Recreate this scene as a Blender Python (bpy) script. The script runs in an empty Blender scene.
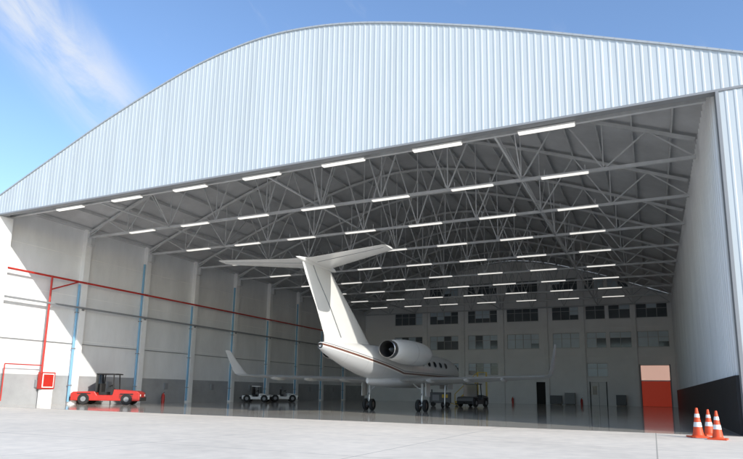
import bpy, bmesh, math, random
from mathutils import Vector, Matrix
random.seed(7)
R=math.radians
COL=bpy.context.scene.collection

# ------------------------------------------------------------------ helpers
def mat(name, base=(.5,.5,.5), rough=.6, metal=0, var=0.0, vscale=2.0, spec=.5, bump=0, bscale=20, emis=None, stretch=(1,1,1), coat=0, sample=False):
    m=bpy.data.materials.new(name); m.use_nodes=True
    nt=m.node_tree; b=nt.nodes['Principled BSDF']
    b.inputs['Base Color'].default_value=(*base,1); b.inputs['Roughness'].default_value=rough
    b.inputs['Metallic'].default_value=metal; b.inputs['Specular IOR Level'].default_value=spec
    b.inputs['Coat Weight'].default_value=coat
    tc=nt.nodes.new('ShaderNodeTexCoord'); mp=nt.nodes.new('ShaderNodeMapping')
    mp.inputs['Scale'].default_value=stretch
    nt.links.new(tc.outputs['Object'],mp.inputs[0])
    if var>0:
        n=nt.nodes.new('ShaderNodeTexNoise'); n.inputs['Scale'].default_value=vscale; n.inputs['Detail'].default_value=6; n.inputs['Roughness'].default_value=.65
        nt.links.new(mp.outputs[0],n.inputs['Vector'])
        cr=nt.nodes.new('ShaderNodeValToRGB')
        cr.color_ramp.elements[0].position=.3; cr.color_ramp.elements[1].position=.7
        cr.color_ramp.elements[0].color=(*[max(0,c*(1-var)) for c in base],1)
        cr.color_ramp.elements[1].color=(*[min(1,c*(1+var*.6)) for c in base],1)
        nt.links.new(n.outputs['Fac'],cr.inputs[0]); nt.links.new(cr.outputs[0],b.inputs['Base Color'])
    if bump>0:
        n2=nt.nodes.new('ShaderNodeTexNoise'); n2.inputs['Scale'].default_value=bscale; n2.inputs['Detail'].default_value=4
        nt.links.new(mp.outputs[0],n2.inputs['Vector'])
        bp=nt.nodes.new('ShaderNodeBump'); bp.inputs['Strength'].default_value=bump; bp.inputs['Distance'].default_value=.02
        nt.links.new(n2.outputs['Fac'],bp.inputs['Height']); nt.links.new(bp.outputs[0],b.inputs['Normal'])
    if emis:
        b.inputs['Emission Color'].default_value=(*emis[0],1); b.inputs['Emission Strength'].default_value=emis[1]
        if not sample: m.cycles.emission_sampling='NONE'
    return m

def empty(name,loc=(0,0,0),rot=0):
    e=bpy.data.objects.new(name,None); COL.objects.link(e); e.location=loc; e.rotation_euler=(0,0,rot); return e

class MB:
    """mesh builder with several materials"""
    def __init__(s): s.v=[];s.f=[];s.m=[];s.mats=[]
    def mi(s,m):
        if m not in s.mats: s.mats.append(m)
        return s.mats.index(m)
    def poly(s,pts,m):
        n=len(s.v); s.v+= [tuple(p) for p in pts]; s.f.append(tuple(range(n,n+len(pts)))); s.m.append(s.mi(m))
    def box(s,x0,x1,y0,y1,z0,z1,m):
        n=len(s.v)
        s.v+=[(x0,y0,z0),(x1,y0,z0),(x1,y1,z0),(x0,y1,z0),(x0,y0,z1),(x1,y0,z1),(x1,y1,z1),(x0,y1,z1)]
        k=s.mi(m)
        for q in [(0,3,2,1),(4,5,6,7),(0,1,5,4),(1,2,6,5),(2,3,7,6),(3,0,4,7)]:
            s.f.append(tuple(n+i for i in q)); s.m.append(k)
    def beam(s,a,b,w,m,sides=4,h=None):
        a=Vector(a);b=Vector(b);d=(b-a)
        if d.length<1e-5:return
        d.normalize(); u=Vector((0,0,1)) if abs(d.z)<.9 else Vector((0,1,0))
        p=d.cross(u).normalized(); q=p.cross(d).normalized()
        if h is None:h=w
        n=len(s.v);k=s.mi(m)
        off=math.pi/4 if sides==4 else 0
        sc=.7071 if sides==4 else .5
        for c in (a,b):
            for i in range(sides):
                t=off+2*math.pi*i/sides
                s.v.append(tuple(c+p*math.cos(t)*w*sc+q*math.sin(t)*h*sc))
        for i in range(sides):
            j=(i+1)%sides
            s.f.append((n+i,n+j,n+sides+j,n+sides+i)); s.m.append(k)
        s.f.append(tuple(n+i for i in reversed(range(sides)))); s.m.append(k)
        s.f.append(tuple(n+sides+i for i in range(sides))); s.m.append(k)
    def loft(s,secs,m,cap=True,closed=True):
        n=len(s.v);k=s.mi(m);c=len(secs[0])
        for sc in secs: s.v+=[tuple(p) for p in sc]
        for a in range(len(secs)-1):
            for i in range(c if closed else c-1):
                j=(i+1)%c
                s.f.append((n+a*c+i,n+a*c+j,n+(a+1)*c+j,n+(a+1)*c+i)); s.m.append(k)
        if cap:
            s.f.append(tuple(n+i for i in reversed(range(c)))); s.m.append(k)
            s.f.append(tuple(n+(len(secs)-1)*c+i for i in range(c))); s.m.append(k)
    def lathe(s,c,axis,prof,m,seg=24,cap=False):
        """prof: (t along axis, radius)"""
        A=Vector(axis).normalized();u=Vector((0,0,1)) if abs(A.z)<.9 else Vector((1,0,0))
        p=A.cross(u).normalized();q=A.cross(p);c=Vector(c)
        s.loft([[c+A*t+p*r*math.cos(2*math.pi*i/seg)+q*r*math.sin(2*math.pi*i/seg) for i in range(seg)] for t,r in prof],m,cap=cap)
    def obj(s,name,parent=None,smooth=False,bevel=0,auto=True):
        me=bpy.data.meshes.new(name); me.from_pydata(s.v,[],s.f)
        for m in s.mats: me.materials.append(m)
        me.polygons.foreach_set('material_index',s.m)
        me.validate(); me.update()
        bm=bmesh.new(); bm.from_mesh(me); bmesh.ops.recalc_face_normals(bm,faces=bm.faces)
        if smooth:
            for f in bm.faces: f.smooth=True
            for e in bm.edges:
                if len(e.link_faces)==2 and e.calc_face_angle(0)>R(38): e.smooth=False
        bm.to_mesh(me); bm.free()
        o=bpy.data.objects.new(name,me); COL.objects.link(o)
        if parent: o.parent=parent
        if bevel:
            b=o.modifiers.new('b','BEVEL'); b.width=bevel; b.segments=2; b.limit_method='ANGLE'; b.angle_limit=R(40)
        return o

# ------------------------------------------------------------------ world dims
XL,XR,Y0,YB,ZL=-43.5,3.02,26.24,90.26,13.8
XC=-19.4
PROF=[(0,22.05),(2,21.95),(5.3,21.45),(8.8,20.5),(13.6,18.95),(18.2,17.2),(22,15.75),(26.5,13.95),(40,8.5)]
def arch(x):
    d=abs(x-XC)
    for (a,za),(b,zb) in zip(PROF,PROF[1:]):
        if d<=b:
            t=(d-a)/(b-a)
            return za+(zb-za)*t
    return 14
def archs(x):  # smoothed
    return sum(arch(x+k*.7) for k in (-2,-1,0,1,2))/5
EX0,EX1=-45.6,6.8

# ------------------------------------------------------------------ materials
M_face=mat('facade_sheet',(.50,.55,.575),.55,var=.10,vscale=.3,stretch=(4,1,.3))
M_cope=mat('coping',(.36,.39,.41),.5)
M_roofin=mat('roof_sheet',(.55,.56,.57),.6,var=.2,vscale=.3)
M_steel=mat('truss_steel',(.56,.57,.57),.6,var=.15,vscale=1)
M_wall=mat('painted_block',(.80,.81,.81),.75,var=.12,vscale=.35,stretch=(1,1,.35),bump=.2)
M_bwall=mat('back_wall_paint',(.88,.88,.87),.7,var=.06,vscale=.3)
M_col=mat('column_paint',(.86,.86,.85),.6,var=.06,vscale=1)
M_dado=mat('grey_dado',(.36,.37,.38),.6,var=.15,vscale=.6)
M_black=mat('black_dado',(.02,.02,.022),.55,var=.3,vscale=.8)
M_blue=mat('blue_pipe',(.20,.42,.62),.45)
M_red=mat('red_paint',(.50,.03,.02),.4,var=.1)
M_white=mat('white_paint',(.78,.78,.76),.5,var=.04)
M_frame=mat('window_frame',(.42,.43,.43),.4)
M_dark=mat('dark_interior',(.02,.02,.02),.8)
M_rubber=mat('rubber',(.02,.02,.02),.8)
M_chrome=mat('steel_bright',(.5,.5,.5),.3,metal=1)
M_grey=mat('mid_grey',(.25,.26,.27),.5)
M_yellow=mat('yellow_paint',(.65,.45,.05),.45)
M_lamp=mat('tube_diffuser',(.8,.8,.76),.4,emis=((1,.97,.90),.8),sample=True)
M_glass=mat('window_glass',(.13,.15,.165),.08,var=.3,vscale=.2)
M_cabin=mat('cabin_glass',(.03,.035,.04),.06)
M_blind=mat('window_blind',(.6,.70,.76),.25,var=.12,vscale=.4)
M_orange=mat('cone_orange',(.72,.08,.018),.5,var=.08,vscale=4)
M_cband=mat('cone_band',(.75,.75,.72),.4)

# floor materials
def floor_mat(name,base,rough,joint,var,seam=(.1,.1,.095)):
    m=bpy.data.materials.new(name); m.use_nodes=True; nt=m.node_tree; N=nt.nodes; L=nt.links
    b=N['Principled BSDF']
    tc=N.new('ShaderNodeTexCoord')
    n1=N.new('ShaderNodeTexNoise'); n1.inputs['Scale'].default_value=.18; n1.inputs['Detail'].default_value=8; n1.inputs['Roughness'].default_value=.65
    n2=N.new('ShaderNodeTexNoise'); n2.inputs['Scale'].default_value=2.2; n2.inputs['Detail'].default_value=8
    L.new(tc.outputs['Object'],n1.inputs['Vector']); L.new(tc.outputs['Object'],n2.inputs['Vector'])
    mx=N.new('ShaderNodeMix'); mx.data_type='FLOAT'; mx.inputs[0].default_value=.4
    L.new(n1.outputs['Fac'],mx.inputs[2]); L.new(n2.outputs['Fac'],mx.inputs[3])
    cr=N.new('ShaderNodeValToRGB'); e=cr.color_ramp.elements
    e[0].position=.33; e[1].position=.66
    e[0].color=(*[c*(1-var) for c in base],1); e[1].color=(*[c*(1+var*.5) for c in base],1)
    L.new(mx.outputs[0],cr.inputs[0])
    br=N.new('ShaderNodeTexBrick'); br.offset=0; br.inputs['Scale'].default_value=1
    br.inputs['Brick Width'].default_value=joint; br.inputs['Row Height'].default_value=joint; br.inputs['Mortar Size'].default_value=.02; br.inputs['Mortar Smooth'].default_value=.3
    L.new(tc.outputs['Object'],br.inputs['Vector'])
    m2=N.new('ShaderNodeMix'); m2.data_type='RGBA'
    L.new(br.outputs['Fac'],m2.inputs[0]); L.new(cr.outputs[0],m2.inputs[6]); m2.inputs[7].default_value=(*seam,1)
    L.new(m2.outputs[2],b.inputs['Base Color'])
    mr=N.new('ShaderNodeMapRange'); mr.inputs[3].default_value=rough*.75; mr.inputs[4].default_value=rough*1.35
    L.new(n1.outputs['Fac'],mr.inputs[0]); L.new(mr.outputs[0],b.inputs['Roughness'])
    bp=N.new('ShaderNodeBump'); bp.inputs['Strength'].default_value=.02; bp.inputs['Distance'].default_value=.02
    L.new(n2.outputs['Fac'],bp.inputs['Height']); L.new(bp.outputs[0],b.inputs['Normal'])
    return m
M_apron=floor_mat('apron_concrete',(.78,.70,.59),.7,6.0,.20,(.42,.38,.32))
M_floor=floor_mat('epoxy_floor',(.58,.54,.47),.08,8.0,.16,(.38,.35,.31))

# ------------------------------------------------------------------ ground
g=MB(); g.poly([(-1500,-1500,0),(1500,-1500,0),(1500,1500,0),(-1500,1500,0)],M_apron); g.obj('ground')
g=MB(); g.poly([(XL,Y0-.3,.004),(XR,Y0-.3,.004),(XR,YB,.004),(XL,YB,.004)],M_floor); g.obj('hangar_floor')

# ------------------------------------------------------------------ hangar building
H=empty('aircraft_hangar',(XC,Y0,0))
def hobj(mb,name,**k):
    o=mb.obj(name,**k); o.parent=H; o.matrix_parent_inverse=Matrix.Translation((-XC,-Y0,0)); return o

# facade (corrugated)
def corr(mb,x0,x1,zb,zt,y,m,pitch=.32,amp=.017):
    xs=[]; x=x0
    while x<x1-1e-4:
        for dx,o in ((0,0),(.18,0),(.22,1),(.28,1),(.32,0)):
            if dx<.32: xs.append((min(x+dx/.32*pitch,x1),o))
        x+=pitch
    xs.append((x1,0))
    n=len(mb.v);k=mb.mi(m)
    for x,o in xs:
        mb.v.append((x,y-amp*o,zb(x) if callable(zb) else zb)); mb.v.append((x,y-amp*o,zt(x) if callable(zt) else zt))
    for i in range(len(xs)-1):
        mb.f.append((n+2*i,n+2*i+2,n+2*i+3,n+2*i+1)); mb.m.append(k)
f=MB(); corr(f,EX0,EX1,lambda x:min(ZL,archs(x)-.1),archs,Y0,M_face); hobj(f,'facade_cladding')
# facade backing + edge trims
f=MB()
xs=[EX0+(EX1-EX0)*i/120 for i in range(121)]
for a,b in zip(xs,xs[1:]):
    za,zb=archs(a),archs(b)
    f.poly([(a,Y0+.35,ZL),(b,Y0+.35,ZL),(b,Y0+.35,zb-.03),(a,Y0+.35,za-.03)],M_grey)
    # coping
    f.beam((a,Y0+.13,za+.04),(b+.01,Y0+.13,zb+.04),.40,M_cope,h=.09)
f.box(EX0,EX1,Y0-.05,Y0+.37,ZL-.1,ZL-.003,M_grey)
hobj(f,'facade_frame')
# jamb claddings
f=MB(); corr(f,XR+.12,EX1,.0,ZL-.11,Y0-.0,M_face); corr(f,EX0,XL-.3,.0,ZL-.11,Y0,M_face); hobj(f,'jamb_cladding')
f=MB(); f.box(XR+.0,XR+.12,Y0-.08,Y0+.5,0,ZL-.11,M_grey)
f.box(XL-.3,XL+.9,Y0+.0,Y0+1.1,0,ZL-.11,M_col); hobj(f,'door_jambs')

# roof sheet (corrugated running over the arch)
f=MB(); n=97
rx=[EX0+.2+(EX1-EX0-.4)*i/(n-1) for i in range(n)]
for a,b in zip(rx,rx[1:]):
    za,zb=archs(a)-.25,archs(b)-.25
    f.poly([(a,Y0+.36,za),(b,Y0+.36,zb),(b,YB+.6,zb),(a,YB+.6,za)],M_roofin)
hobj(f,'roof_sheet')
# roof ribs / purlins along Y
f=MB()
x=XL+.6
while x<XR:
    z=archs(x)-.36
    f.box(x-.04,x+.04,Y0+.4,YB-.05,z-.16,z+.05,M_steel); x+=1.94
hobj(f,'purlins')
# trusses (Warren web)
TY=[27.6+6.83*k for k in range(9)]+[YB-1.0]
f=MB(); NP=20
px=[XL+.2+(XR-XL-.4)*i/NP for i in range(NP+1)]
ZBc=14.05
def bot(x): return ZBc
for ti,y in enumerate(TY):
    for i in range(NP):
        a,b=px[i],px[i+1]; ta,tb=archs(a)-.62,archs(b)-.62
        f.beam((a,y,ta),(b,y,tb),.2,M_steel)
        f.beam((a,y,bot(a)),(b,y,bot(b)),.18,M_steel)
        if i%2==0: f.beam((a,y,bot(a)),(b,y,tb),.08,M_steel)
        else: f.beam((a,y,ta),(b,y,bot(b)),.08,M_steel)
        if i%2==0 and i: f.beam((a,y,bot(a)),(a,y,ta),.06,M_steel)
hobj(f,'roof_trusses')
# longitudinal bracing lattices
f=MB()
for i in (4,10,16):
    x=px[i]; t=archs(x)-.75; b=ZBc
    for k in range(len(TY)-1):
        y0,y1=TY[k],TY[k+1]; ym=(y0+y1)/2
        f.beam((x,y0,b+.0),(x,y1,b+.0),.1,M_steel)
        if k%2==0: f.beam((x,y0,b),(x,ym,t),.06,M_steel); f.beam((x,ym,t),(x,y1,b),.06,M_steel)
hobj(f,'roof_bracing')

# ceiling light fixtures
f=MB()
for j in range(9):
    y=26.9+6.5*j
    if y>YB-2: break
    for i in range(7):
        x=-35.9+5.35*i
        z=13.6
        f.box(x-1.3,x+1.3,y-.15,y+.15,z+.03,z+.10,M_white)
        f.box(x-1.27,x+1.27,y-.12,y+.12,z-.03,z+.03,M_lamp)
        for s in(-1,1): f.beam((x+s*1.1,y,z+.10),(x+s*1.1,y,14.1),.03,M_steel)
hobj(f,'light_fixtures')

# left wall
f=MB()
f.poly([(XL,Y0+.1,2.3),(XL,YB,2.3),(XL,YB,15.2),(XL,Y0+.1,15.2)],M_wall)
f.poly([(XL,Y0+.1,0),(XL,YB,0),(XL,YB,2.3),(XL,Y0+.1,2.3)],M_dado)
f.box(XL-.35,XL-.02,Y0+.1,YB+.35,0,15.2,M_wall)
hobj(f,'left_wall')
f=MB()
for k in range(-0,9):
    y=27.6+6.83*k
    if k>0:
        f.box(XL,XL+.45,y-.28,y+.28,0,15,M_col)
        # corbel
        f.box(XL+.45,XL+.9,y-.2,y+.2,13.3,14.0,M_steel)
        f.beam((XL+.3,y-.42,.2),(XL+.3,y-.42,9.9 if k%2 else 13),.19,M_blue,sides=10)
        for zz in (1.5,4.5,7.5): f.box(XL+.17,XL+.43,y-.55,y-.28,zz,zz+.06,M_grey)
hobj(f,'wall_columns')
# wall block joints: thin horizontal string courses
f=MB()
for z in (5.2,8.9,12.3):
    f.box(XL+.0,XL+.025,Y0+1.2,YB-.1,z-.03,z+.03,M_col)
hobj(f,'wall_joints')
# services on left wall
f=MB()
f.beam((XL+.62,Y0+1.2,10.05),(XL+.62,YB-1,10.05),.16,M_red,sides=10)
f.beam((XL+.62,31.2,10.05),(XL+.62,31.2,2.4),.16,M_red,sides=10)
f.beam((XL+.62,31.2,9.0),(XL+.62,33.6,10.0),.12,M_red,sides=10)
f.beam((XL+.62,28.2,3.0),(XL+.62,28.2,.3),.09,M_red,sides=8)
f.beam((XL+.62,28.2,3.0),(XL+.62,31.2,3.0),.09,M_red,sides=8)
for k in range(1,9):
    y=27.6+6.83*k; f.beam((XL+.45,y,10.05),(XL+.7,y,10.05),.06,M_grey)
hobj(f,'sprinkler_pipe',smooth=True)
f=MB()
f.box(XL+.5,XL+.75,Y0+1.2,YB-1,7.85,7.97,M_grey)
f.box(XL+.03,XL+.1,Y0+1.2,YB-.3,4.9,4.96,M_grey)
for k in range(1,9):
    y=27.6+6.83*k; f.box(XL+.45,XL+.52,y-.1,y+.1,7.7,7.84,M_grey)
    f.box(XL,XL+.18,y-3.3,y-2.9,1.3,1.9,M_grey)
hobj(f,'cable_tray')

# right wall (corrugated inside face)
f=MB()
y=Y0+.5; k1=f.mi(M_wall)
ys=[]
while y<YB:
    ys+= [(y,0),(y+.5,0),(y+.56,1),(y+.66,1),(y+.72,0)]; y+=.72
n=len(f.v)
for yy,o in ys:
    f.v.append((XR-.05*o,min(yy,YB),2.26)); f.v.append((XR-.05*o,min(yy,YB),15.6))
for i in range(len(ys)-1):
    f.f.append((n+2*i,n+2*i+2,n+2*i+3,n+2*i+1)); f.m.append(k1)
f.box(XR-.12,XR+.02,Y0+.5,YB,0,2.25,M_black)
f.box(XR+.1,XR+.35,Y0+.5,YB+.35,0,15.4,M_face)
hobj(f,'right_wall')

# back wall with real window openings
cols=[(-38.1,-33.3),(-32.0,-27.3),(-25.7,-21.1),(-19.6,-14.9),(-12.9,-9.2),(-8.2,-5.6),(-5.1,-2.3),(-1.5,2.4)]
rows=[(8.1,10.3),(12.2,14.3),(16.4,18.4)]
opens=[]
for ri,(z0,z1) in enumerate(rows):
    for ci,(a,b) in enumerate(cols):
        if ri==2 and ci in (0,7): continue
        opens.append((a,b,z0,z1,'w'))
opens+=[(-8.3,-5.6,4.0,5.9,'w'),(-25.7,-21.1,4.2,6.0,'w'),(-32,-27.3,4.2,6.0,'w')]
opens+=[(-15.5,-14.2,0,3.2,'d'),(-8.0,-5.8,0,3.2,'g'),(-1.4,2.3,0,5.6,'r')]
xsb=sorted(set([XL,XR]+[o[0] for o in opens]+[o[1] for o in opens]+[XL+1.2*i for i in range(1,38)]))
zsb=sorted(set([0,22.4]+[o[2] for o in opens]+[o[3] for o in opens]+[2.3]))
f=MB()
for a,b in zip(xsb,xsb[1:]):
    for z0,z1 in zip(zsb,zsb[1:]):
        xm,zm=(a+b)/2,(z0+z1)/2
        if any(o[0]<xm<o[1] and o[2]<zm<o[3] for o in opens): continue
        ta,tb=archs(a)-.3,archs(b)-.3
        if z0>=max(ta,tb): continue
        f.poly([(a,YB,z0),(b,YB,z0),(b,YB,max(min(z1,tb),z0)),(a,YB,max(min(z1,ta),z0))],M_bwall)
for (a,b,z0,z1,t) in opens: # reveals
    for P in ([(a,YB,z0),(a,YB+.3,z0),(a,YB+.3,z1),(a,YB,z1)],[(b,YB,z0),(b,YB+.3,z0),(b,YB+.3,z1),(b,YB,z1)],[(a,YB,z0),(b,YB,z0),(b,YB+.3,z0),(a,YB+.3,z0)],[(a,YB,z1),(b,YB,z1),(b,YB+.3,z1),(a,YB+.3,z1)]):
        f.poly(P,M_bwall)
hobj(f,'back_wall')
f=MB()
for i,(a,b,z0,z1,t) in enumerate(opens):
    if t=='w':
        nW=max(2,round((b-a)/1.2)); 
        for j in range(nW):
            xa=a+(b-a)*j/nW; xb=a+(b-a)*(j+1)/nW
            bright = (z0<9 and z0>7 and -26<a<1 and random.random()<.9) or random.random()<.35
            zs_=z0+(z1-z0)*random.choice((0,0,.35,.62)) if bright else z1
            f.poly([(xa,YB+.18,z0),(xb,YB+.18,z0),(xb,YB+.18,zs_),(xa,YB+.18,zs_)],M_glass) if zs_>z0 else None
            if zs_<z1: f.poly([(xa,YB+.18,zs_),(xb,YB+.18,zs_),(xb,YB+.18,z1),(xa,YB+.18,z1)],M_blind)
            f.box(xa-.04,xa+.04,YB+.1,YB+.2,z0,z1,M_frame)
        f.box(b-.04,b+.04,YB+.1,YB+.2,z0,z1,M_frame)
        zm=z0+(z1-z0)*.62
        f.box(a,b,YB+.11,YB+.19,z0,z0+.07,M_frame); f.box(a,b,YB+.11,YB+.19,z1-.07,z1,M_frame); f.box(a,b,YB+.12,YB+.19,zm-.03,zm+.03,M_frame)
        f.box(a-.1,b+.1,YB-.12,YB-.003,z0-.14,z0-.02,M_col)
hobj(f,'office_windows')
f=MB()
a,b,z0,z1,_=opens[-3]
f.box(a+.02,b-.02,YB+.12,YB+.2,0.01,z1-.02,M_dark)
a,b,z0,z1,_=opens[-2]
f.box(a+.02,(a+b)/2-.02,YB+.12,YB+.2,.01,z1-.02,M_white); f.box((a+b)/2+.02,b-.02,YB+.1,YB+.18,.01,z1-.02,M_white)
f.box(a+.25,a+.85,YB+.09,YB+.115,1.5,2.7,M_glass)
for xx in (a,b): f.box(xx-.1,xx+.02,YB-.06,YB-.003,0,z1+.1,M_dark)
hobj(f,'personnel_doors')
f=MB()
a,b=-1.4,2.3
n=14
M_door=mat('red_shutter',(.72,.06,.03),.45,emis=((1,.1,.04),.12))  # red shutter with a faint glow painted in by emission, no lamp
for i in range(n):
    zz=0.02+3.45*i/n; f.box(a+.05,b-.05,YB+.1+(i%2)*.03,YB+.2,zz,zz+3.45/n,M_door)
M_pale=mat('daylight_glow_panel',(.85,.55,.45),.4,emis=((1,.62,.5),.5))  # daylight at the door top imitated by pale colour and emission
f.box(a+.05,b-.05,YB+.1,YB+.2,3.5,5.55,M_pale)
for xx in (a,b): f.box(xx-.12,xx+.02,YB-.08,YB-.003,0,5.7,M_grey)
f.box(a,b,YB+.02,YB+.09,3.42,3.56,M_white)
hobj(f,'roller_door')
# pilasters on back wall
f=MB()
for x in (-33.0+.35,-26.5,-20.35,-13.85,-8.7,-1.9):
    f.box(x-.28,x+.28,YB-.35,YB-.003,0,archs(x)-1,M_col)
for z in (6.9,11.1,15.3):
    f.box(XL,XR,YB-.1,YB-.004,z-.12,z+.12,M_bwall)
hobj(f,'back_wall_pilasters')
# outer closure behind back wall
f=MB()
f.box(XL,XR,YB+.4,YB+.5,0,14.5,M_dark); hobj(f,'rear_closure')

# ------------------------------------------------------------------ JET
def jet_paint():
    m=bpy.data.materials.new('jet_paint'); m.use_nodes=True; nt=m.node_tree;N=nt.nodes;L=nt.links
    b=N['Principled BSDF']; b.inputs['Roughness'].default_value=.28; b.inputs['Coat Weight'].default_value=.3
    tc=N.new('ShaderNodeTexCoord'); sp=N.new('ShaderNodeSeparateXYZ'); L.new(tc.outputs['Object'],sp.inputs[0])
    def M(op,a,b_=None,c=None):
        n=N.new('ShaderNodeMath'); n.operation=op
        for i,v in enumerate((a,b_,c)):
            if v is None: continue
            if isinstance(v,(int,float)): n.inputs[i].default_value=v
            else: L.new(v,n.inputs[i])
        return n.outputs[0]
    y,z=sp.outputs[1],sp.outputs[2]
    aft=M('MAXIMUM',M('MULTIPLY',M('ADD',y,1.0),-1),0)
    s=M('SUBTRACT',z,M('ADD',M('MULTIPLY',aft,.13),2.75))
    def band(lo,hi): return M('MULTIPLY',M('GREATER_THAN',s,lo),M('LESS_THAN',s,hi))
    c0=(.68,.68,.66,1)
    mx=None; prev=None
    for fac,colr in ((band(-9,-.12),(.48,.49,.50,1)),(band(-.04,.08),(.16,.07,.05,1)),(band(.14,.2),(.25,.25,.27,1))):
        n=N.new('ShaderNodeMix'); n.data_type='RGBA'; L.new(fac,n.inputs[0])
        if prev is None: n.inputs[6].default_value=c0
        else: L.new(prev,n.inputs[6])
        n.inputs[7].default_value=colr; prev=n.outputs[2]
    # faint frame seams along the fuselage
    fr=M('LESS_THAN',M('FRACT',M('MULTIPLY',M('ADD',y,40),.42)),.012)
    n=N.new('ShaderNodeMix'); n.data_type='RGBA'; L.new(M('MULTIPLY',fr,.35),n.inputs[0]); L.new(prev,n.inputs[6]); n.inputs[7].default_value=(.2,.2,.2,1); prev=n.outputs[2]
    L.new(prev,b.inputs['Base Color']); return m
M_fus=jet_paint()
M_jet=mat('jet_white',(.68,.68,.66),.3,var=.05,vscale=.6,coat=.25)
M_jgrey=mat('jet_grey',(.5,.51,.52),.3,coat=.2)
J=empty('private_jet',(-17.6,41.8,0),R(0))
f=MB()
FS=[(15.55,3.0,.03,.03),(15.45,3.0,.16,.15),(15.2,3.01,.32,.3),(14.7,3.05,.55,.52),(14.0,3.12,.78,.76),(13.2,3.2,.96,.98),(12.2,3.28,1.12,1.15),(11,3.32,1.21,1.24),(9.5,3.33,1.25,1.27),(6,3.33,1.25,1.27),(2,3.33,1.25,1.27),(-2,3.33,1.25,1.27),(-4,3.4,1.18,1.2),(-6,3.53,1.02,1.05),(-8,3.7,.78,.82),(-9.6,3.86,.55,.58),(-10.8,3.98,.34,.37),(-11.4,4.04,.18,.2)]
f.loft([[ (rx*math.cos(t),y,cz+rz*math.sin(t)) for t in [2*math.pi*i/40 for i in range(40)]] for y,cz,rx,rz in FS],M_fus)
f.obj('fuselage',J,smooth=True)
# APU exhaust
f=MB(); f.lathe((0,-11.38,4.04),(0,-1,0),[(0,.17),(.06,.16),(.07,.1),(-.1,.09)],M_dark,16,True); f.obj('apu_exhaust',J)
def airfoil(n=12,t=.11):
    up=[];lo=[]
    for i in range(n+1):
        c=.5*(1-math.cos(math.pi*i/n))
        h=5*t*(.2969*math.sqrt(c)-.126*c-.3516*c*c+.2843*c**3-.1015*c**4)
        up.append((c,h)); lo.append((c,-h))
    return up+lo[-2:0:-1]
def wing_secs(secs,t=.11):
    af=airfoil(12,t)
    return [[(x,yle-c*ch,z+h*ch) for c,h in af] for x,yle,z,ch in secs]
f=MB()
for s in (-1,1):
    f.loft(wing_secs([(s*.2,5.2,2.22,7.2),(s*1.3,4.4,2.24,6.2),(s*4.5,2.3,2.32,4.3),(s*8.5,-.2,2.42,2.9),(s*11.6,-2.15,2.5,1.85)]),M_jet)
    # winglet
    w=[]
    for k,(x,yle,z,ch) in enumerate([(11.6,-2.15,2.5,1.85),(11.82,-2.4,2.6,1.65),(11.98,-2.75,2.9,1.4),(12.2,-3.5,3.7,.95),(12.38,-4.1,4.4,.6)]):
        cant=[0,.5,1,1,1][k]
        w.append([(s*(x+ -h*ch*cant),yle-c*ch,z+h*ch*(1-cant)) for c,h in airfoil(12,.09)])
    f.loft(w,M_jet)
    # flap track fairings
    for xx,yy in ((3.4,-1.6),(6.2,-2.0),(8.8,-2.6)):
        f.loft([[(s*xx+r*.5*math.cos(t),yy+dy,2.18+.03*xx/2+r*math.sin(t)) for t in [2*math.pi*i/10 for i in range(10)]] for dy,r in ((1.2,.02),(.8,.13),(0,.16),(-.7,.1),(-1.0,.02))],M_jet)
f.obj('wings',J,smooth=True)
f=MB()
f.loft([[ (.9*rx*math.cos(t),y,2.15+rz*math.sin(t)) for t in [2*math.pi*i/24 for i in range(24)]] for y,rx,rz in ((6.5,.1,.05),(5.6,.8,.3),(4,1.35,.42),(0,1.45,.45),(-2.2,1.2,.4),(-4.2,.5,.3),(-4.9,.1,.2))],M_jgrey)
f.obj('belly_fairing',J,smooth=True)
# fin
f=MB()
def finsec(z,yle,ch,t=.1): return [(h*ch,yle-c*ch,z) for c,h in airfoil(12,t)]
f.loft([finsec(3.9,-3.6,7.3,.07),finsec(4.7,-4.9,6.1,.085),finsec(6.3,-7.1,4.95),finsec(8.0,-9.6,3.75),finsec(8.75,-10.6,3.2)],M_jet)
f.obj('vertical_fin',J,smooth=True)
f=MB()
f.loft([[ (r*math.cos(t),y,8.78+r*.85*math.sin(t)) for t in [2*math.pi*i/20 for i in range(20)]] for y,r in ((-9.7,.02),(-10,.13),(-10.7,.24),(-12,.28),(-13.4,.2),(-14.1,.1),(-14.4,.02))],M_jet)
for s in (-1,1):
    f.loft(wing_secs([(0,-10.6,8.82,3.1),(s*1,-11.1,8.84,2.7),(s*5.3,-13.2,8.95,1.3),(s*5.45,-13.45,8.95,.95)],.09),M_jet)
f.obj('tailplane',J,smooth=True)
# control surface seams (rudder / elevators)
f=MB()
for s in (-1,1):
    P=[(4.7,-4.9,6.1,.085),(6.3,-7.1,4.95,.1),(8.0,-9.6,3.75,.1),(8.6,-10.4,3.3,.1)]
    pts=[(s*(.366*t*ch),yle-.7*ch,z) for z,yle,ch,t in P]
    for a,b in zip(pts,pts[1:]): f.beam(a,b,.035,M_grey)
    for side in (-1,1):
        e=[(s*.5,-10.85-.7*2.9,8.83+side*.366*.09*2.9),(s*1,-11.1-.7*2.7,8.84+side*.366*.09*2.7),(s*5.2,-13.15-.7*1.33,8.948+side*.366*.09*1.33)]
        for a,b in zip(e,e[1:]): f.beam(a,b,.025,M_grey)
f.obj('control_seams',J)
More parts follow.
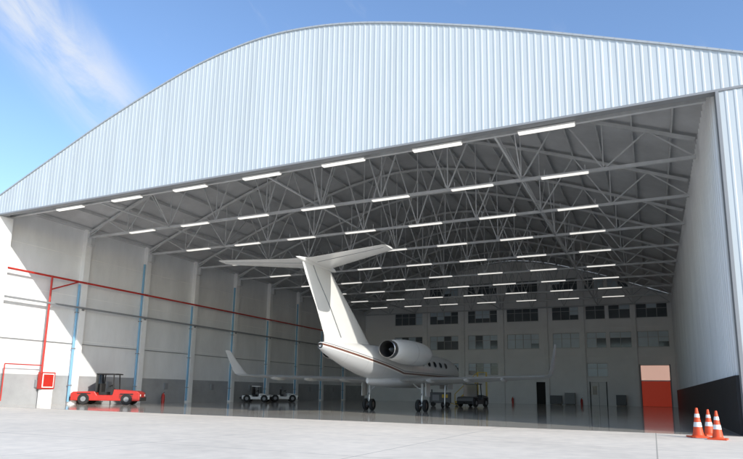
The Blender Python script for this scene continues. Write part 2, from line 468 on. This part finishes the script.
# nacelles
f=MB()
for s in (-1,1):
    c=(s*2.15,-3.2,4.15)
    out=[(-2.9,.56),(-2.85,.6),(-1.8,.74),(-.6,.84),(1.0,.87),(2.4,.85),(3.2,.78),(3.55,.70),(3.62,.64)]
    f.lathe(c,(0,1,0),out,M_jet,32)
    f.lathe(c,(0,1,0),[(3.62,.64),(3.58,.58),(3.0,.56),(2.4,.55)],M_chrome,32)
    f.lathe(c,(0,1,0),[(2.4,.55),(2.38,.02)],M_dark,32)
    f.lathe(c,(0,1,0),[(-3.3,.54),(-3.28,.57),(-2.9,.60),(-2.5,.62)],M_chrome,32)
    f.lathe(c,(0,1,0),[(-3.3,.54),(-2.6,.52),(-1.9,.45)],M_dark,32)
    f.lathe(c,(0,1,0),[(-1.9,.46),(-1.88,.02)],M_dark,32)
    f.lathe(c,(0,1,0),[(-3.0,.02),(-2.6,.14),(-1.9,.2)],M_grey,16)
    f.lathe(c,(0,1,0),[(.30,.871),(.30,.874),(.33,.874),(.33,.871)],M_grey,32)
    f.loft([[(x,-1.2-c_*4.0,3.95+h*3.2) for c_,h in airfoil(10,.09)] for x in (s*.5,s*1.6)],M_jet)
f.obj('engines',J,smooth=True)
# windows
f=MB()
def on_fus(y,z,s):
    return s*1.25*math.sqrt(max(0,1-((z-3.33)/1.27)**2))
for s in (-1,1):
    for i in range(7):
        y=8.6-i*1.45
        for (sc,mm,off) in ((1.22,M_chrome,.006),(1,M_cabin,.014)):
            pts=[]
            for k in range(18):
                t=2*math.pi*k/18
                zz=3.72+.23*sc*math.sin(t); yy=y+.33*sc*math.cos(t)
                pts.append((on_fus(yy,zz,s)+s*off*1.2,yy,zz+off*.3))
            f.poly(pts,mm)
    f.poly([(s*(.50),14.42,3.62),(s*.86,13.2,3.66),(s*.80,13.0,4.0),(s*.3,13.75,3.95)],M_cabin)
f.obj('cabin_windows',J)
# gear
f=MB()
def wheel(mb,x,y,r,w):
    mb.lathe((x-w/2,y,r),(1,0,0),[(0,r*.55),(0,r*.85),(w*.2,r),(w*.8,r),(w,r*.85),(w,r*.55)],M_rubber,24)
    mb.lathe((x-w/2+.02,y,r),(1,0,0),[(0,.02),(.02,r*.3),(.03,r*.56),(w-.07,r*.56),(w-.06,r*.3),(w-.04,.02)],M_chrome,20)
for s in (-1,1):
    x=s*2.15
    for d in (-.27,.27): wheel(f,x+d,0,.44,.26)
    f.beam((x,0,.44),(x,.05,1.3),.14,M_chrome,12); f.beam((x,.05,1.2),(x,.1,2.4),.22,M_jgrey,12)
    f.beam((x-.3,0,.44),(x+.3,0,.44),.12,M_grey,10)
    f.beam((x,.1,1.5),(x-s*1.0,.1,2.2),.09,M_jgrey,8)
    f.beam((x,-.05,.6),(x,-.35,.95),.07,M_grey,8); f.beam((x,-.35,.95),(x,.0,1.35),.07,M_grey,8)
    f.box(x+s*.42,x+s*.46,-.4,.5,1.1,2.2,M_jet)
for d in (-.2,.2): wheel(f,d,11.9,.28,.17)
f.beam((0,11.9,.28),(0,12.05,2.3),.14,M_chrome,12); f.beam((-.2,11.9,.28),(.2,11.9,.28),.08,M_grey,8)
f.beam((0,12,1.1),(0,12.8,2.3),.08,M_jgrey,8)
for s in (-1,1): f.box(s*.38-.015,s*.38+.015,11.6,13.2,1.75,2.35,M_jet)
f.obj('landing_gear',J,smooth=True)
f=MB(); f.beam((0,3,4.5),(0,2.8,4.95),.05,M_jgrey); f.beam((0,6,2.1),(0,5.85,1.75),.04,M_jgrey); f.obj('antennas',J)

# ------------------------------------------------------------------ vehicles
def tow_tractor(name,loc,rot,L,W,Hb,Hc,body,cab):
    T=empty(name,loc,rot); f=MB(); h0=.32
    P=[(-L/2,h0),(L/2,h0),(L/2,Hb*.78),(L/2-.25,Hb*.9),(L*.12,Hb),(L*.10,Hb*.62),(-L*.12,Hb*.62),(-L*.16,Hb*.86),(-L/2+.2,Hb*.82),(-L/2,Hb*.7)]
    f.loft([[(x,y,z) for x,z in P] for y in (-W/2,W/2)],body)
    f.obj('body',T,bevel=.05)
    f=MB()
    for x in (-L*.31,L*.31):
        for s in (-1,1):
            r=.45*min(1,Hb/1.1); f.lathe((x,s*(W/2-.18),r),(0,s,0),[(0,r*.5),(0,r*.9),(.05,r),(.2,r),(.25,r*.9),(.25,r*.5),(.21,.02)],M_rubber,20)
            f.lathe((x,s*(W/2-.18),r),(0,s,0),[(.2,r*.5),(.262,r*.45),(.263,.02)],M_grey,16)
            f.box(x-r*1.15,x+r*1.15,s*(W/2)-.02,s*(W/2)+.02,r*1.9,r*2.05,M_dark)
    f.obj('wheels',T,smooth=True)
    f=MB()
    f.box(-L*.09,-L*.01,-.55,.55,Hb*.62,Hb*.62+.25,M_dark); f.box(-L*.12,-L*.09,-.55,.55,Hb*.62,Hb+.45,M_dark)
    f.beam((L*.1,-.3,Hb),(L*.05,-.3,Hb+.25),.06,M_dark,8)
    f.lathe((L*.045,-.3,Hb+.27),(-.5,0,1),[(0,.19),(.03,.22),(.05,.19)],M_dark,16)
    if cab:
        for x in (-L*.14,L*.11):
            for s in (-1,1): f.beam((x,s*(W/2-.12),Hb*.8),(x*.85,s*(W/2-.18),Hc),.08,M_dark)
        f.box(-L*.16,L*.14,-W/2+.08,W/2-.08,Hc,Hc+.09,body if body!=M_red else M_dark)
        f.box(-L*.16,-L*.14,-W/2+.15,W/2-.15,Hb*.8,Hc,M_cabin)
    f.box(L/2-.02,L/2+.1,-W/2+.1,W/2-.1,h0,h0+.3,M_dark); f.box(-L/2-.1,-L/2+.02,-W/2+.1,W/2-.1,h0,h0+.3,M_dark)
    for s in (-1,1): f.lathe((L/2,s*(W/2-.3),Hb*.62),(1,0,0),[(0,.11),(.03,.1),(.035,.01)],M_cband,12)
    f.beam((-L/2,0,.45),(-L/2-.4,0,.45),.12,M_dark)
    for i in range(4): f.box(L*.2,L*.4,-W/2-.012,-W/2+.01,Hb*.42+i*.09,Hb*.42+i*.09+.04,M_dark)
    f.obj('fittings',T,bevel=.01)
    return T
M_cg=mat('cart_grey',(.10,.105,.11),.45,var=.1)
tow_tractor('tow_tractor',(-41.2,36.3,0),R(33),5.4,2.1,1.25,2.45,M_red,True)
tow_tractor('tow_tractor',(-17.0,61.2,0),R(80),3.8,1.8,1.25,2.3,M_cg,True)
tow_tractor('utility_cart',(-41.6,57.6,0),R(25),3.2,1.5,1.0,1.75,M_white,True)
tow_tractor('utility_cart',(-41.4,62.8,0),R(40),3.4,1.5,1.05,1.7,M_white,False)
# ground power unit
T=empty('ground_power_unit',(-20.3,60.5,0),R(15)); f=MB()
f.box(-1.1,1.1,-.6,.6,.35,1.45,M_cg); f.obj('housing',T,bevel=.06); f=MB()
for x in (-.75,.75):
    for s in (-1,1): f.lathe((x,s*.5,.24),(0,s,0),[(0,.02),(0,.22),(.14,.24),(.16,.12),(.16,.02)],M_rubber,16)
f.beam((1.1,0,.35),(2.0,0,.12),.07,M_yellow); f.box(-.8,-.1,-.612,-.59,.6,1.2,M_grey); f.box(.2,.8,-.612,-.59,.9,1.25,M_yellow)
f.beam((-.9,0,1.45),(-.9,0,1.75),.12,M_dark,10); f.obj('chassis',T)
# maintenance stair
T=empty('maintenance_stair',(-19.2,67.5,0),R(20)); f=MB()
for s in (-.5,.5):
    f.beam((-1.6,s,.3),(1.0,s,2.8),.09,M_yellow); f.beam((-1.6,s,1.3),(1.0,s,3.8),.05,M_yellow); f.beam((1.0,s,.3),(1.0,s,3.8),.08,M_yellow); f.beam((2.0,s,.3),(2.0,s,3.8),.08,M_yellow)
    f.beam((1,s,3.8),(2,s,3.8),.05,M_yellow); f.beam((-1.6,s,.3),(2,s,.3),.09,M_yellow); f.beam((-1.6,s,.3),(-1.6,s,1.3),.05,M_yellow)
    for x in (-1.4,1.9): f.lathe((x,s,.17),(0,1,0),[(0,.02),(0,.17),(.06,.17),(.06,.02)],M_rubber,14)
for i in range(10): f.box(-1.6+.26*i,-1.34+.26*i,-.45,.45,.3+.25*i,.34+.25*i,M_grey)
f.box(1,2,-.5,.5,2.78,2.84,M_grey); f.obj('frame',T)
# tool cabinets along the back wall
def cabinet(loc,w,h,m):
    T=empty('tool_cabinet',loc); f=MB(); f.box(-w/2,w/2,-.35,.35,.12,h,m); f.obj('case',T,bevel=.03); f=MB()
    k=4
    for i in range(k):
        z=.2+(h-.3)*i/k; f.box(-w/2+.05,w/2-.05,-.37,-.352,z,z+(h-.3)/k-.05,m)
    for x in (-w/2+.12,w/2-.12): f.lathe((x,-.25,.07),(1,0,0),[(-.03,.02),(-.03,.07),(.03,.07),(.03,.02)],M_rubber,12)
    f.obj('drawers',T)
cabinet((-12.6,YB-.9,0),1.6,1.3,M_cg); cabinet((-10.7,YB-.9,0),1.4,1.7,M_grey); cabinet((-4.0,YB-.9,0),1.3,1.5,M_cg)

# cones
def cone(loc,h,rot):
    T=empty('traffic_cone',loc,rot); f=MB()
    b=.2*h/.75+.03
    f.box(-b,b,-b,b,0.006,.05,M_orange)
    def rr(t): return (.13+(.028-.13)*(t-.09)/(h-.09))*h/.75*1.0
    for a,bn,mm in ((.09,.36*h,M_orange),(.36*h,.52*h,M_cband),(.52*h,.68*h,M_orange),(.68*h,.80*h,M_cband),(.80*h,h,M_orange)):
        o=.004 if mm is M_cband else 0
        f.lathe((0,0,0),(0,0,1),[(a,rr(a)+o),(bn,rr(bn)+o)],mm,28)
    f.lathe((0,0,0),(0,0,1),[(.05,.165*h/.75),(.09,.13*h/.75)],M_orange,28)
    f.lathe((0,0,0),(0,0,1),[(h,rr(h)),(h+.005,.01)],M_orange,28)
    f.obj('cone_body',T,smooth=True)
cone((1.35,24.3,0),1.02,.3); cone((1.88,23.5,0),.95,-.2); cone((1.80,25.8,0),.95,.5)

# hose cabinet, extinguishers
T=empty('fire_hose_cabinet',(XL+.5,31.8,0)); f=MB()
f.box(-.25,.15,-.6,.6,1.2,2.5,M_red); f.box(.15,.17,-.5,.5,1.3,2.4,M_white); f.box(.172,.19,-.42,.42,1.38,2.32,M_red)
f.box(-.25,.2,-.45,.45,.0,1.15,M_white); f.obj('cabinet',T,bevel=.02)
def extinguisher(loc):
    T=empty('fire_extinguisher',loc); f=MB()
    f.lathe((0,0,0),(0,0,1),[(.01,.02),(.01,.15),(.75,.15),(.87,.06),(.9,.04),(.98,.04),(.98,.01)],M_red,18)
    f.beam((0,0,.98),(.16,0,1.02),.04,M_dark); f.beam((-.05,-.1,.95),(-.17,-.1,.4),.03,M_dark,8); f.obj('cylinder',T,smooth=True)
extinguisher((-18.9,YB-.5,0)); extinguisher((-9.2,YB-.6,0)); extinguisher((-42.4,43.7,0))

# ------------------------------------------------------------------ light
sd=Vector((26,-13,13.8)).normalized()
el=math.asin(sd.z); az=math.atan2(sd.x,sd.y)
sun=bpy.data.lights.new('sun','SUN'); sun.energy=4.4; sun.angle=R(.5); sun.color=(1,.95,.87)
so=bpy.data.objects.new('sun',sun); COL.objects.link(so); so.rotation_euler=sd.to_track_quat('Z','Y').to_euler(); so.location=(60,-30,40)
w=bpy.data.worlds.new('World'); bpy.context.scene.world=w; w.use_nodes=True; nt=w.node_tree;N=nt.nodes;L=nt.links
bg=N['Background']; sky=N.new('ShaderNodeTexSky'); sky.sky_type='NISHITA'; sky.sun_disc=False; sky.sun_elevation=el; sky.sun_rotation=az
sky.air_density=1.0; sky.dust_density=.8; sky.ozone_density=1.4
bg.inputs[1].default_value=.15
gain=N.new('ShaderNodeMix'); gain.data_type='RGBA'; gain.blend_type='MULTIPLY'; gain.inputs[0].default_value=1; gain.inputs[7].default_value=(1.45,1.6,1.8,1); L.new(sky.outputs[0],gain.inputs[6])
tc=N.new('ShaderNodeTexCoord')
def dot(v):
    n=N.new('ShaderNodeVectorMath'); n.operation='DOT_PRODUCT'; L.new(tc.outputs['Generated'],n.inputs[0]); n.inputs[1].default_value=v; return n.outputs['Value']
nn,t_,b_=(-.726,.508,.463),(.2,.796,-.574),(-.660,-.324,-.680)
u=dot(t_);v=dot(b_)
cx=N.new('ShaderNodeCombineXYZ')
def MM(op,a,b=0):
    n=N.new('ShaderNodeMath'); n.operation=op
    for i,q in enumerate((a,b)):
        if isinstance(q,(int,float)): n.inputs[i].default_value=q
        else: L.new(q,n.inputs[i])
    return n.outputs[0]
L.new(MM('MULTIPLY',u,4),cx.inputs[0]); L.new(MM('MULTIPLY',v,12),cx.inputs[1])
nz=N.new('ShaderNodeTexNoise'); nz.inputs['Scale'].default_value=1.3; nz.inputs['Detail'].default_value=9; nz.inputs['Roughness'].default_value=.62; nz.inputs['Distortion'].default_value=.6
L.new(cx.outputs[0],nz.inputs['Vector'])
def mr(x,a,b,c,d):
    n=N.new('ShaderNodeMapRange'); n.interpolation_type='SMOOTHSTEP'; L.new(x,n.inputs[0])
    for i,q in enumerate((a,b,c,d)): n.inputs[i+1].default_value=q
    return n.outputs[0]
mask=MM('MULTIPLY',mr(MM('ABSOLUTE',v),.0,.08,1,0),mr(MM('ABSOLUTE',MM('SUBTRACT',u,.0)),.06,.2,1,0))
gen=mr(nz.outputs['Fac'],.58,.85,0,.2)
cl=MM('MULTIPLY',mr(nz.outputs['Fac'],.25,.66,0,1),mask)
cl=MM('MINIMUM',MM('ADD',MM('MULTIPLY',cl,.85),gen),.9)
mix=N.new('ShaderNodeMix'); mix.data_type='RGBA'; L.new(cl,mix.inputs[0]); L.new(gain.outputs[2],mix.inputs[6]); mix.inputs[7].default_value=(5.8,6.0,6.3,1)
L.new(mix.outputs[2],bg.inputs[0])

# ------------------------------------------------------------------ camera
yaw,pitch,roll=R(25.239),R(10.05),R(.94)
cam=bpy.data.cameras.new('camera'); co=bpy.data.objects.new('camera',cam); COL.objects.link(co)
fwd=Vector((-math.sin(yaw)*math.cos(pitch),math.cos(yaw)*math.cos(pitch),math.sin(pitch)))
right=Vector((math.cos(yaw),math.sin(yaw),0)); up=right.cross(fwd)
r2=right*math.cos(roll)+up*math.sin(roll); u2=-right*math.sin(roll)+up*math.cos(roll)
m=Matrix((r2,u2,-fwd)).transposed().to_4x4(); m.translation=(0,0,1.4); co.matrix_world=m
cam.sensor_width=36; cam.lens=592.554/743*36; cam.shift_y=(286.766-229.5)/743; cam.clip_end=4000; cam.clip_start=.1
bpy.context.scene.camera=co
sc=bpy.context.scene; sc.view_settings.view_transform='Standard'; sc.view_settings.look='None'; sc.view_settings.exposure=0
